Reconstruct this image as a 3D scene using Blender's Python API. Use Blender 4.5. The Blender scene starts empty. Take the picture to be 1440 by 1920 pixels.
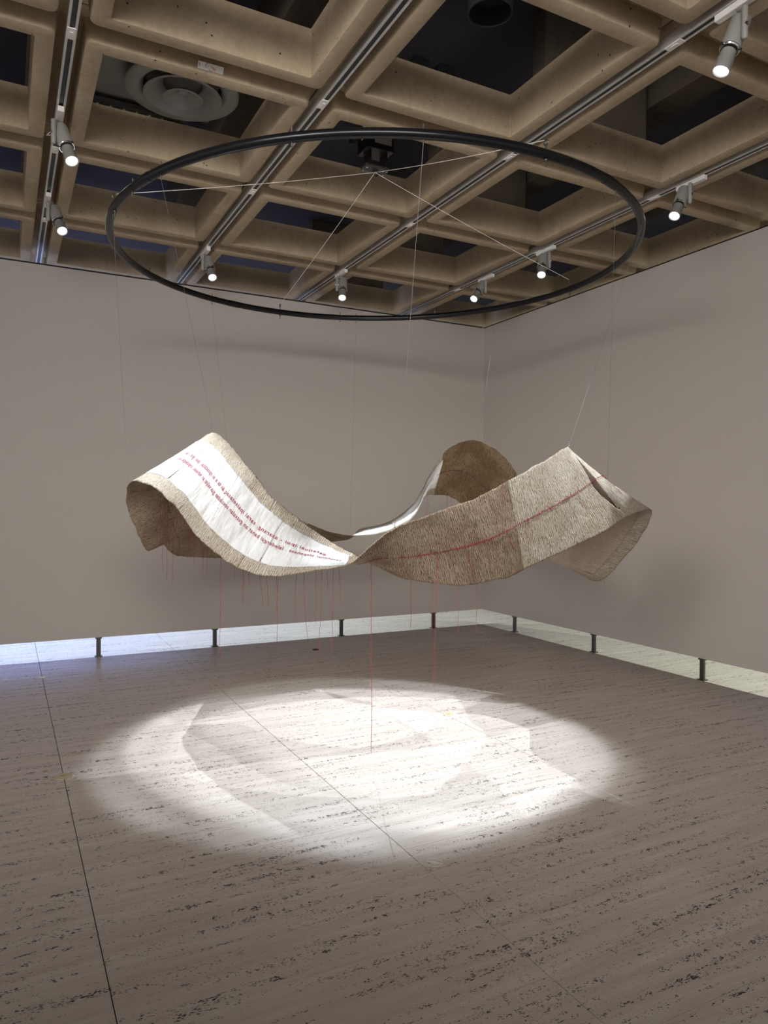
import bpy, bmesh, math, random
import numpy as np
from mathutils import Vector, Matrix

random.seed(7)
C = bpy.context.scene.collection
PI = math.pi

# ------------------------------------------------------------------ camera
CAM = Vector((0.0, 0.0, 1.55))
cam_r = Vector((0.88619568, -0.46326003, 0.00688239))
cam_u = Vector((-0.00105621, 0.01283471, 0.99991707))
cam_f = Vector((0.46330995, 0.88612946, -0.01088476))
cd = bpy.data.cameras.new('camera')
cd.sensor_fit = 'HORIZONTAL'; cd.sensor_width = 36.0
cd.lens = 1362.6 / 1440 * 36.0
cd.clip_start = 0.05; cd.clip_end = 100
cam = bpy.data.objects.new('camera', cd); C.objects.link(cam)
m3 = Matrix((cam_r, cam_u, -cam_f)).transposed()
cam.matrix_world = Matrix.Translation(CAM) @ m3.to_4x4()
bpy.context.scene.camera = cam

# ------------------------------------------------------------------ world, exposure
w = bpy.data.worlds.new('world'); bpy.context.scene.world = w
w.use_nodes = True
bg = w.node_tree.nodes['Background']
bg.inputs[0].default_value = (1.0, 0.95, 0.90, 1); bg.inputs[1].default_value = 0.42
vs = bpy.context.scene.view_settings
vs.view_transform = 'Standard'; vs.look = 'None'; vs.gamma = 1.0
vs.use_curve_mapping = False; vs.exposure = 0.0

SPOT_POWER = 310.0          # every track spotlight aimed at the hanging cloth
OUTER_POWER = 310.0         # lamps of the gallery beyond the floating walls

def add_light(name, kind, loc, target, power, color, parent=None, **kw):
    ld = bpy.data.lights.new(name, kind); ld.energy = power; ld.color = color
    for k, v in kw.items(): setattr(ld, k, v)
    o = bpy.data.objects.new(name, ld); C.objects.link(o)
    o.location = loc
    o.rotation_euler = (Vector(target) - Vector(loc)).to_track_quat('-Z', 'Y').to_euler()
    if parent:
        o.parent = parent; o.matrix_parent_inverse = parent.matrix_basis.inverted()
    return o

# lamps in the neighbouring gallery, high above the floor just beyond the two walls
for x, col, s in ((-2.4, (0.46, 0.62, 1), 2.0), (-0.6, (0.46, 0.62, 1), 2.0), (1.2, (0.52, 0.68, 1), 1.6), (3.0, (0.74, 0.88, 0.92), 1.3), (4.8, (0.88, 0.98, 0.82), 1.0)):
    add_light('neighbour_gallery_lamp', 'SPOT', (x, 10.1, 3.7), (x, 8.9, 0), OUTER_POWER * s, col, spot_size=math.radians(110), spot_blend=0.6, shadow_soft_size=0.03)
for y, col, s in ((0.8, (0.94, 1.0, 0.78), 1.1), (2.6, (0.92, 1.0, 0.78), 1.1), (4.4, (0.80, 0.93, 0.88), 1.0), (6.2, (0.78, 0.90, 0.95), 0.8)):
    add_light('neighbour_gallery_lamp', 'SPOT', (7.9, y, 3.7), (6.7, y, 0), OUTER_POWER * s, col, spot_size=math.radians(110), spot_blend=0.6, shadow_soft_size=0.03)

# added unseen lamps behind the visitor, to brighten the two walls
for x, y, tx, ty, tz in ((-2.6, -1.4, 0.2, 7.8, 2.2), (-1.1, -1.4, 2.0, 7.8, 2.3), (0.3, -1.8, 4.2, 7.8, 2.3), (-2.6, 0.8, 5.5, 5.6, 2.1), (-2.6, -0.6, 5.5, 3.4, 2.0)):
    add_light('added_wall_fill', 'SPOT', (x, y, 3.82), (tx, ty, tz - .5), 620, (1.0, 0.965, 0.93), spot_size=math.radians(62), spot_blend=0.8, shadow_soft_size=0.95)
# added blue spots on the far gallery walls, for a bluish sheen on the floor
for x in (-3.0, -0.8, 1.2):
    add_light('added_blue_spot', 'SPOT', (x, 9.4, 3.0), (x, 12.6, 0.5), 1600, (0.30, 0.42, 1.0), spot_size=math.radians(66), spot_blend=0.8, shadow_soft_size=0.1)
add_light('added_blue_spot', 'SPOT', (8.4, 5.0, 3.0), (11.2, 6.2, 0.5), 900, (0.35, 0.45, 1.0), spot_size=math.radians(60), spot_blend=0.8, shadow_soft_size=0.1)

# ------------------------------------------------------------------ sizes (metres)
HC = 3.968                     # underside of the coffers
P = 1.4056; X0 = 1.008; Y0 = 3.350   # coffer grid: pitch, centre of the first coffer
XR = 5.505; YB = 7.762         # faces of the right and back walls
ZB = 0.194; ZT = 3.832         # underside and top of the floating walls

# ------------------------------------------------------------------ helpers
def link(name, me, parent=None, mats=()):
    o = bpy.data.objects.new(name, me); C.objects.link(o)
    for m in mats: me.materials.append(m)
    if parent: o.parent = parent
    return o
def mesh(name, bm, mat, parent=None, smooth=False, loc=None):
    me = bpy.data.meshes.new(name)
    bmesh.ops.recalc_face_normals(bm, faces=bm.faces[:])
    if smooth:
        for f in bm.faces: f.smooth = True
        for e in bm.edges:
            if len(e.link_faces) == 2 and e.calc_face_angle(0) > math.radians(38): e.smooth = False
    bm.to_mesh(me); bm.free()
    o = link(name, me, parent, [mat] if not isinstance(mat, (list, tuple)) else mat)
    if loc is not None: o.location = loc
    return o
def empty(name, loc=(0, 0, 0), rz=0):
    o = bpy.data.objects.new(name, None); C.objects.link(o); o.location = loc; o.rotation_euler = (0, 0, rz)
    o.empty_display_size = 0.1
    return o
def tag(o, label, cat=None, group=None, kind=None):
    if label: o['label'] = label
    if cat: o['category'] = cat
    if group: o['group'] = group
    if kind: o['kind'] = kind
    return o
def B(): return bmesh.new()
def box(bm, lo, hi, bevel=0.0, mtx=None):
    r = bmesh.ops.create_cube(bm, size=1.0)
    vs_ = r['verts']
    for v in vs_:
        v.co = Vector([lo[i] + (v.co[i] + 0.5) * (hi[i] - lo[i]) for i in range(3)])
    if bevel > 0:
        es = list({e for v in vs_ for e in v.link_edges})
        rr = bmesh.ops.bevel(bm, geom=es, offset=bevel, segments=2, affect='EDGES', profile=0.6)
        vs_ = list({v for f in rr['faces'] for v in f.verts} | {v for v in vs_ if v.is_valid})
    if mtx is not None:
        bmesh.ops.transform(bm, matrix=mtx, verts=[v for v in vs_ if v.is_valid])
    return bm
def frame_of(d):
    d = Vector(d).normalized()
    a = Vector((0, 0, 1)) if abs(d.z) < 0.95 else Vector((1, 0, 0))
    x = d.cross(a).normalized(); y = d.cross(x).normalized()
    return x, y, d
def tube(bm, pts, rad, seg=8, cap=True, closed=False):
    pts = [Vector(p) for p in pts]; n = len(pts)
    rads = rad if isinstance(rad, (list, tuple)) else [rad] * n
    rings = []; px = None
    for i, p in enumerate(pts):
        if closed: d = pts[(i + 1) % n] - pts[i - 1]
        else: d = pts[min(i + 1, n - 1)] - pts[max(i - 1, 0)]
        if d.length < 1e-9: d = Vector((0, 0, 1))
        d.normalize()
        if px is None: x, y, _ = frame_of(d)
        else:
            x = (px - d * px.dot(d)).normalized(); y = d.cross(x)
        px = x
        rings.append([bm.verts.new(p + (x * math.cos(2 * PI * k / seg) + y * math.sin(2 * PI * k / seg)) * rads[i]) for k in range(seg)])
    for i in range(n if closed else n - 1):
        a, b = rings[i], rings[(i + 1) % n]
        for k in range(seg): bm.faces.new((a[k], a[(k + 1) % seg], b[(k + 1) % seg], b[k]))
    if cap and not closed:
        bm.faces.new(rings[0][::-1]); bm.faces.new(rings[-1])
    return bm
def lathe(bm, prof, mtx=Matrix.Identity(4), seg=32, cap0=True, cap1=True):
    """prof: list of (radius, z)"""
    rings = []
    for r, z in prof:
        rings.append([bm.verts.new(mtx @ Vector((r * math.cos(2 * PI * k / seg), r * math.sin(2 * PI * k / seg), z))) for k in range(seg)])
    for a, b in zip(rings, rings[1:]):
        for k in range(seg): bm.faces.new((a[k], a[(k + 1) % seg], b[(k + 1) % seg], b[k]))
    if cap0: bm.faces.new(rings[0][::-1])
    if cap1: bm.faces.new(rings[-1])
    return bm

# ------------------------------------------------------------------ materials
class NT:
    def __init__(s, name):
        s.m = bpy.data.materials.new(name); s.m.use_nodes = True; s.t = s.m.node_tree; s.n = s.t.nodes
        s.b = s.n['Principled BSDF']
    def add(s, kind, **kw):
        nd = s.n.new(kind)
        for k, v in kw.items():
            if k in nd.inputs: nd.inputs[k].default_value = v
            else: setattr(nd, k, v)
        return nd
    def l(s, a, b): s.t.links.new(a, b)
    def mix(s, fac, a, b, mode='MIX'):
        nd = s.n.new('ShaderNodeMix'); nd.data_type = 'RGBA'; nd.blend_type = mode
        for i, v in ((0, fac), (6, a), (7, b)):
            if hasattr(v, 'is_linked') or hasattr(v, 'links'): s.l(v, nd.inputs[i])
            else: nd.inputs[i].default_value = v
        return nd.outputs[2]
    def ramp(s, fac, p0, p1, c0=(0, 0, 0, 1), c1=(1, 1, 1, 1)):
        nd = s.n.new('ShaderNodeValToRGB'); e = nd.color_ramp.elements
        e[0].position = p0; e[1].position = p1; e[0].color = c0; e[1].color = c1
        s.l(fac, nd.inputs[0]); return nd.outputs[0]
    def math(s, op, a, b=None, clamp=False):
        nd = s.n.new('ShaderNodeMath'); nd.operation = op; nd.use_clamp = clamp
        for i, v in ((0, a), (1, b)):
            if v is None: continue
            if hasattr(v, 'links'): s.l(v, nd.inputs[i])
            else: nd.inputs[i].default_value = v
        return nd.outputs[0]
    def pos(s, scale=(1, 1, 1), src='geo', rot=(0, 0, 0)):
        mp = s.n.new('ShaderNodeMapping'); mp.inputs['Scale'].default_value = scale; mp.inputs['Rotation'].default_value = rot
        if src == 'geo': s.l(s.n.new('ShaderNodeNewGeometry').outputs['Position'], mp.inputs[0])
        else: s.l(s.n.new('ShaderNodeTexCoord').outputs[src], mp.inputs[0])
        return mp.outputs[0]
    def noise(s, vec, scale, detail=4, rough=0.55, dist=0.0):
        nd = s.add('ShaderNodeTexNoise', Scale=scale, Detail=detail, Roughness=rough, Distortion=dist)
        s.l(vec, nd.inputs['Vector']); return nd.outputs[0]
    def voro(s, vec, scale, feature='F1', rnd=1.0):
        nd = s.add('ShaderNodeTexVoronoi', Scale=scale, Randomness=rnd); nd.feature = feature
        s.l(vec, nd.inputs['Vector']); return nd.outputs[0]
    def bump(s, h, strength, dist, prev=None):
        nd = s.add('ShaderNodeBump', Strength=strength, Distance=dist); s.l(h, nd.inputs['Height'])
        if prev is not None: s.l(prev, nd.inputs['Normal'])
        return nd.outputs[0]
def plain(name, col, rough=0.5, metal=0.0, var=0.06, spec=0.5):
    t = NT(name)
    v = t.noise(t.pos((1, 1, 1), 'Object'), 9, 3)
    lo = tuple(c * (1 - var) for c in col) + (1,); hi = tuple(min(1, c * (1 + var)) for c in col) + (1,)
    t.l(t.mix(v, lo, hi), t.b.inputs['Base Color'])
    t.b.inputs['Roughness'].default_value = rough; t.b.inputs['Metallic'].default_value = metal
    t.b.inputs['Specular IOR Level'].default_value = spec
    return t.m
def emissive(name, col, strength):
    t = NT(name); t.b.inputs['Base Color'].default_value = (0.8, 0.8, 0.8, 1)
    t.b.inputs['Emission Color'].default_value = col + (1,); t.b.inputs['Emission Strength'].default_value = strength
    return t.m

def concrete(name, base, dark, streak=True):
    t = NT(name); p = t.pos()
    big = t.noise(p, 2.3, 5, 0.6); fine = t.noise(p, 38, 4, 0.65); stain = t.noise(t.pos((6, 6, 0.7)), 3.0, 4, 0.6)
    col = t.mix(t.ramp(big, 0.3, 0.72), dark, base)
    col = t.mix(t.math('MULTIPLY', t.ramp(stain, 0.5, 0.8), 0.35), col, tuple(c * 0.72 for c in dark[:3]) + (1,))
    col = t.mix(t.math('MULTIPLY', t.ramp(fine, 0.35, 0.7), 0.30), col, tuple(min(1, c * 1.25) for c in base[:3]) + (1,))
    por = t.voro(p, 17); msk = t.noise(p, 5, 2)
    pit = t.math('MULTIPLY', t.ramp(por, 0.07, 0.11, (1, 1, 1, 1), (0, 0, 0, 1)), t.ramp(msk, 0.52, 0.6))
    col = t.mix(pit, col, (0.035, 0.028, 0.02, 1))
    t.l(col, t.b.inputs['Base Color']); t.b.inputs['Roughness'].default_value = 0.85
    t.b.inputs['Specular IOR Level'].default_value = 0.25
    h = t.math('SUBTRACT', t.math('ADD', t.math('MULTIPLY', fine, 0.4), big), t.math('MULTIPLY', pit, 2.0))
    t.l(t.bump(h, 0.5, 0.006), t.b.inputs['Normal'])
    return t.m
M = {}
M['concrete'] = concrete('coffer_concrete', (0.465, 0.37, 0.26, 1), (0.33, 0.255, 0.17, 1))
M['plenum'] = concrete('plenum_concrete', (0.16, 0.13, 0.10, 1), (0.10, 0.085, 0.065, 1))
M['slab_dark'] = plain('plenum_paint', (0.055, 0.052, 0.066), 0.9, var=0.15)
M['wall'] = plain('wall_paint', (0.50, 0.46, 0.425), 0.8, var=0.02, spec=0.2)
M['black'] = plain('black_metal', (0.012, 0.012, 0.014), 0.35)
M['black_matt'] = plain('black_felt', (0.010, 0.010, 0.010), 0.8)
M['ring'] = plain('ring_black_gloss', (0.006, 0.006, 0.007), 0.25, spec=0.3)
M['alu'] = plain('brushed_aluminium', (0.66, 0.65, 0.63), 0.32, 0.55)
M['lamp_grey'] = plain('lamp_powder_coat', (0.29, 0.28, 0.265), 0.45)
M['lamp_white'] = plain('adapter_white', (0.80, 0.79, 0.76), 0.4)
M['chrome'] = plain('chrome', (0.85, 0.85, 0.85), 0.12, 1.0)
M['lens'] = emissive('lamp_lens_glow', (0.90, 0.96, 1.0), 5.0)
M['steel'] = plain('dark_steel', (0.12, 0.11, 0.10), 0.4, 0.8)
M['diffuser'] = plain('diffuser_paint', (0.20, 0.185, 0.17), 0.45)
M['brass'] = plain('brass_disc', (0.52, 0.44, 0.27), 0.4, 0.4)
M['wire'] = plain('steel_wire', (0.22, 0.21, 0.20), 0.5, 0.3)
M['cable'] = plain('pale_cable', (0.75, 0.72, 0.66), 0.5)
M['vinyl'] = plain('floor_vinyl', (0.56, 0.54, 0.51), 0.5)
M['paper_white'] = plain('sticker_white', (0.85, 0.84, 0.82), 0.5)
M['ink_black'] = plain('ink_black', (0.03, 0.03, 0.03), 0.6)
M['ink_red'] = plain('ink_red', (0.75, 0.04, 0.10), 0.6)
M['thread'] = plain('red_thread', (0.28, 0.02, 0.04), 0.75)
M['stitch'] = plain('red_stitch', (0.24, 0.010, 0.04), 0.8)

def travertine():
    t = NT('travertine'); b = t.b
    p = t.pos()
    warp = t.noise(p, 1.3, 3)
    # bedding bands run along X
    band = t.noise(t.pos((0.35, 5.0, 1)), 3.0, 6, 0.6, 0.35)
    fine = t.noise(t.pos((2.0, 26.0, 1)), 3.2, 5, 0.65, 0.2)
    col = t.mix(t.ramp(band, 0.30, 0.70), (0.43, 0.37, 0.325, 1), (0.57, 0.515, 0.465, 1))
    col = t.mix(t.math('MULTIPLY', t.ramp(fine, 0.42, 0.75), 0.40), col, (0.36, 0.295, 0.245, 1))
    oi = t.n.new('ShaderNodeObjectInfo')
    col = t.mix(t.math('MULTIPLY', oi.outputs['Random'], 0.22), col, (0.52, 0.44, 0.37, 1))
    # elongated pores gathered in bands
    gate = t.noise(t.pos((0.5, 7.0, 1)), 3.1, 4, 0.65, 0.3)
    v1 = t.voro(t.pos((36, 125, 1)), 1.0); v2 = t.voro(t.pos((75, 230, 1)), 1.0); v3 = t.voro(t.pos((12, 150, 1)), 1.0)
    sz = t.ramp(t.noise(p, 31, 2), 0.25, 0.70)
    p1 = t.math('LESS_THAN', v1, t.math('MULTIPLY', t.math('MULTIPLY', t.ramp(gate, 0.47, 0.70), sz), 0.58))
    p2 = t.math('LESS_THAN', v2, t.math('MULTIPLY', t.math('MULTIPLY', t.ramp(gate, 0.36, 0.62), sz), 0.60))
    p3 = t.math('LESS_THAN', v3, t.math('MULTIPLY', t.math('MULTIPLY', t.ramp(fine, 0.48, 0.66), t.ramp(gate, 0.38, 0.58)), 0.30))
    pit = t.math('MAXIMUM', t.math('MAXIMUM', p1, p2), p3)
    col = t.mix(pit, col, (0.05, 0.038, 0.03, 1))
    t.l(col, b.inputs['Base Color'])
    rr = t.math('ADD', t.math('MULTIPLY', fine, 0.16), 0.26)
    t.l(t.math('ADD', rr, t.math('MULTIPLY', pit, 0.4)), b.inputs['Roughness'])
    b.inputs['Specular IOR Level'].default_value = 0.55
    h = t.math('SUBTRACT', t.math('MULTIPLY', fine, 0.08), pit)
    t.l(t.bump(h, 0.6, 0.004), b.inputs['Normal'])
    return t.m
M['travertine'] = travertine()
M['grout'] = plain('grout', (0.07, 0.06, 0.05), 0.9)

def bark(name, c_hi, c_lo, c_deep, transl=0.25, strength=1.0):
    """crinkled bark cloth: fine ridges run across the ribbon (UV: u metres along, v metres across)"""
    t = NT(name); b = t.b
    uv = t.pos((1, 1, 1), 'UV')
    wob = t.noise(uv, 7, 3)
    wv = t.add('ShaderNodeTexWave', Scale=26.0, Distortion=9.0, Detail=4.0); wv.inputs['Detail Scale'].default_value = 1.6; wv.inputs['Detail Roughness'].default_value = 0.65
    t.l(t.pos((1, 0.35, 1), 'UV'), wv.inputs['Vector'])
    rid = t.math('ADD', t.math('MULTIPLY', wv.outputs[1], 0.30), t.math('MULTIPLY', t.noise(t.pos((150, 48, 1), 'UV'), 1.0, 4, 0.7, 1.2), 0.8))
    rid2 = t.noise(t.pos((210, 55, 1), 'UV'), 1.0, 2, 0.5, 0.5)
    patch = t.noise(uv, 3.6, 5, 0.65, 0.5)
    col = t.mix(t.ramp(patch, 0.40, 0.60), c_lo, c_hi)
    ridm = t.ramp(rid, 0.34, 0.54)
    col = t.mix(ridm, c_deep, col)
    blot = t.ramp(t.noise(uv, 14, 3), 0.66, 0.76)
    col = t.mix(t.math('MULTIPLY', blot, 0.6), col, c_deep)
    t.l(col, b.inputs['Base Color']); b.inputs['Roughness'].default_value = 0.9
    b.inputs['Specular IOR Level'].default_value = 0.1
    h = t.math('ADD', t.math('MULTIPLY', rid, 1.0), t.math('MULTIPLY', rid2, 0.35))
    nrm = t.bump(h, strength, 0.022)
    t.l(nrm, b.inputs['Normal'])
    tr = t.add('ShaderNodeBsdfTranslucent'); t.l(col, tr.inputs['Color']); t.l(nrm, tr.inputs['Normal'])
    mx = t.n.new('ShaderNodeMixShader'); mx.inputs[0].default_value = transl
    t.l(b.outputs[0], mx.inputs[1]); t.l(tr.outputs[0], mx.inputs[2])
    t.l(mx.outputs[0], t.n['Material Output'].inputs[0])
    return t.m
M['bark'] = bark('bark_cloth_brown', (0.68, 0.54, 0.40, 1), (0.46, 0.33, 0.23, 1), (0.16, 0.10, 0.065, 1), 0.30, 0.9)
M['bark_lit'] = bark('bark_cloth_brown_lit', (0.82, 0.74, 0.62, 1), (0.70, 0.60, 0.47, 1), (0.28, 0.19, 0.12, 1), 0.30, 0.8)  # brown bark lightened in colour, as under strong light
M['bark_backlit'] = bark('bark_cloth_golden_backlit', (0.62, 0.45, 0.27, 1), (0.38, 0.25, 0.135, 1), (0.15, 0.09, 0.05, 1), 0.35)  # darker cloth, with backlight and shade of the arch put into the colour

def white_cloth():
    t = NT('white_beaten_cloth'); b = t.b
    uv = t.pos((1, 1, 1), 'UV')
    fib = t.noise(t.pos((60, 9, 1), 'UV'), 1.0, 4, 0.6, 0.6)
    soft = t.noise(t.pos((9, 2.2, 1), 'UV'), 1.0, 3, 0.5, 0.4)
    st = t.noise(uv, 5, 3)
    col = t.mix(t.ramp(st, 0.60, 0.82), (0.70, 0.69, 0.67, 1), (0.62, 0.52, 0.38, 1))
    col = t.mix(t.math('MULTIPLY', t.ramp(fib, 0.36, 0.46, (1, 1, 1, 1), (0, 0, 0, 1)), 0.35), col, (0.45, 0.40, 0.35, 1))
    t.l(col, b.inputs['Base Color']); b.inputs['Roughness'].default_value = 0.85; b.inputs['Specular IOR Level'].default_value = 0.15
    nrm = t.bump(fib, 0.5, 0.006, t.bump(soft, 0.7, 0.03)); t.l(nrm, b.inputs['Normal'])
    tr = t.add('ShaderNodeBsdfTranslucent'); t.l(col, tr.inputs['Color'])
    mx = t.n.new('ShaderNodeMixShader'); mx.inputs[0].default_value = 0.25
    t.l(b.outputs[0], mx.inputs[1]); t.l(tr.outputs[0], mx.inputs[2]); t.l(mx.outputs[0], t.n['Material Output'].inputs[0])
    return t.m
M['white_cloth'] = white_cloth()
M['white_cloth_shaded'] = bark('shaded_white_cloth', (0.68, 0.56, 0.46, 1), (0.60, 0.47, 0.37, 1), (0.42, 0.31, 0.23, 1), 0.35, 0.5)  # tan colour stands for shade and backlight on the white panels
M['slit_shade'] = plain('slit_shade_brown', (0.045, 0.026, 0.014), 0.9)

# ================================================================== SETTING
# ---- floor: travertine slabs on a bed
bm = B(); box(bm, (-4.9, -2.6, -0.12), (11.6, 13.2, -0.012))
floor = mesh('floor', bm, M['grout']); tag(floor, 'polished travertine slab floor', kind='structure')
SX = 1.2935; SY = 0.652
def slab_mesh(sx, sy, gx=0.0036, gy=0.0014):
    bm = B(); box(bm, (gx / 2, gy / 2, -0.03), (sx - gx / 2, sy - gy / 2, 0.0))
    es = [e for e in bm.edges if e.verts[0].co.z > -0.001 and e.verts[1].co.z > -0.001]
    bmesh.ops.bevel(bm, geom=es, offset=0.0005, segments=1, affect='EDGES')
    me = bpy.data.meshes.new('floor_slab'); bm.to_mesh(me); bm.free(); me.materials.append(M['travertine']); return me
sm = slab_mesh(SX, SY)
for k in range(-4, 8):
    ph = 3.150 if k % 2 == 0 else 2.177
    x = 0.300 + k * SX
    j0 = math.ceil((-1.6 - ph) / SY)
    for j in range(j0, j0 + 22):
        o = bpy.data.objects.new('floor_slab', sm); C.objects.link(o); o.parent = floor
        o.location = (x, ph + j * SY, 0)

# ---- floating walls, each carried on short steel posts
def wall(name, lo, hi, posts, axis, label):
    bm = B(); box(bm, (lo[0], lo[1], ZB), (hi[0], hi[1], ZT))
    wo = mesh(name, bm, M['wall']); tag(wo, label, kind='structure')
    bm = B()
    box(bm, (lo[0] + .02, lo[1] + .02, ZT + .0005), (hi[0] - .02, hi[1] - .02, ZT + .02))
    o = mesh('top_seal', bm, M['black_matt'], wo)
    o['label'] = 'thin black seal along the top of the wall'
    for p in posts:
        bm = B()
        if axis == 'x':
            box(bm, (p - .021, YB + .004, 0.001), (p + .021, YB + .03, ZB - .001), .003)
            box(bm, (p - .03, YB - .006, ZB - .012), (p + .03, YB + .05, ZB - .0005))
        else:
            box(bm, (XR + .004, p - .021, 0.001), (XR + .03, p + .021, ZB - .001), .003)
            box(bm, (XR - .006, p - .03, ZB - .012), (XR + .05, p + .03, ZB - .0005))
        po = mesh('post', bm, M['steel'], wo)
        bm = B()
        if axis == 'x': box(bm, (p - .035, YB - .012, 0.0005), (p + .035, YB + .05, .008), .002)
        else: box(bm, (XR - .012, p - .035, 0.0005), (XR + .05, p + .035, .008), .002)
        mesh('foot_plate', bm, M['steel'], po)
    return wo
wall('wall_back', (-4.6, YB), (XR, YB + .12), [-3.9, -2.9, -1.7, -0.45, .842, 2.016, 3.51, 4.775], 'x', 'warm grey floating back wall raised above the floor')
wall('wall_right', (XR, -2.2), (XR + .12, YB + .12), [7.10, 5.757, 4.41, 3.07, 1.72, .4, -.9], 'y', 'warm grey floating right wall raised above the floor')
# the next galleries beyond
bm = B(); box(bm, (-4.8, 12.6, 0.002), (11.4, 12.8, 4.9)); tag(mesh('wall_far', bm, M['wall']), 'wall of the gallery beyond the back wall', kind='structure')
bm = B(); box(bm, (11.2, -2.4, 0.002), (11.4, 12.59, 4.9)); tag(mesh('wall_far_right', bm, M['wall']), 'wall of the gallery beyond the right wall', kind='structure')

# ---- ceiling: dark slab, structural beams, square precast coffers
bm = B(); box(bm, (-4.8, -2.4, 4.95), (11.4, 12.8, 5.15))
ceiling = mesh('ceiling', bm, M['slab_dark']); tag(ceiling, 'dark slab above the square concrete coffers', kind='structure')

def coffer_mesh():
    HP = P / 2 - 0.004
    Z = HC
    prof = [(HP, Z + .17, .001), (HP, Z + .140, .001), (HP - .003, Z + .137, .002), (.650, Z + .132, .03), (.640, Z + .122, .035), (.630, Z + .012, .040), (.627, Z + .003, .040), (.620, Z, .035),
            (.541, Z, .012), (.537, Z + .002, .012), (.5355, Z + .007, .010), (.533, Z + .277, .008), (.56, Z + .281, .008), (.60, Z + .281, .02), (.615, Z + .26, .03), (HP, Z + .17, .001)]
    bm = B(); rings = []
    NC = 4
    for hw, z, r in prof:
        ring = []
        for q, (sx, sy) in enumerate(((1, 1), (-1, 1), (-1, -1), (1, -1))):
            for k in range(NC + 1):
                a = (q * 90 + 90 * k / NC) * PI / 180
                ring.append(bm.verts.new((sx * (hw - r) + r * math.cos(a), sy * (hw - r) + r * math.sin(a), z)))
        rings.append(ring)
    n = len(rings[0])
    for a, b in zip(rings, rings[1:]):
        for k in range(n): bm.faces.new((a[k], a[(k + 1) % n], b[(k + 1) % n], b[k]))
    me = bpy.data.meshes.new('coffer')
    bmesh.ops.remove_doubles(bm, verts=bm.verts[:], dist=1e-5)
    bmesh.ops.recalc_face_normals(bm, faces=bm.faces[:])
    for f_ in bm.faces: f_.smooth = True
    for e in bm.edges:
        if len(e.link_faces) == 2 and e.calc_face_angle(0) > math.radians(32): e.smooth = False
    bm.to_mesh(me); bm.free(); me.materials.append(M['concrete'])
    return me
cm = coffer_mesh()
for i in range(-3, 6):
    for j in range(-3, 5):
        o = bpy.data.objects.new('coffer', cm); C.objects.link(o); o.parent = ceiling
        o.location = (X0 + i * P, Y0 + j * P, 0)
# structural beams of the slab above the coffers
def beam(lo, hi):
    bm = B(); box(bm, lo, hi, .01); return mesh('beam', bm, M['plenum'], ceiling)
for i, j in ((2, 0), (2, 1), (2, 2), (2, 3)):
    x = X0 + i * P; y = Y0 + j * P + .56
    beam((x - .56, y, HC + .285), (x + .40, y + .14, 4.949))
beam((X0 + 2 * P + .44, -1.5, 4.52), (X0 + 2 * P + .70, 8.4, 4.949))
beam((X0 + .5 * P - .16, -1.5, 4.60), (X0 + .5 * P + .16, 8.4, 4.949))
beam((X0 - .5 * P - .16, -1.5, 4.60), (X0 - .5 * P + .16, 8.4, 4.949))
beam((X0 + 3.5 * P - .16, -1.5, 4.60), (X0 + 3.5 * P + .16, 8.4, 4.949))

# ================================================================== TRACKS AND SPOTLIGHTS
TRK = [(0.305, 'leftmost'), (1.706, 'second from left'), (3.112, 'third from left'), (4.520, 'rightmost')]
TB = 3.966
tl = ['silver lighting track at far left holding two spotlights', 'second silver lighting track from the left, passing above the left part of the hoop',
      'third silver lighting track from the left, crossing just right of the black hoist', 'silver lighting track nearest the right wall holding three spotlights']
for (x, _), lab in zip(TRK, tl):
    t = tag(empty('lighting_track', (x, 3.2, TB)), lab, 'lighting track', 'lighting tracks in the coffered ceiling')
    bm = B(); y0, y1 = -4.6, 5.0
    box(bm, (-.024, y0, .004), (-.017, y1, .05)); box(bm, (.017, y0, .004), (.024, y1, .05)); box(bm, (-.024, y0, .05), (.024, y1, .056))
    box(bm, (-.026, y0, 0), (-.013, y1, .004)); box(bm, (.013, y0, 0), (.026, y1, .004))
    mesh('rail', bm, M['alu'], t)
    bm = B(); box(bm, (-.0125, y0, .006), (.0125, y1, .0495)); o = mesh('conductor_insert', bm, M['black'], t); o['label'] = 'dark slot inside the rail'
    for yy in np.arange(y0 + 1.3, y1, 1.4):
        bm = B(); box(bm, (-.022, yy - .05, -.003), (.022, yy + .05, .0035), .0012); box(bm, (-.008, yy - .02, -.006), (.008, yy + .02, -.0031))
        mesh('joiner', bm, M['lamp_white'], t)

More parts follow.
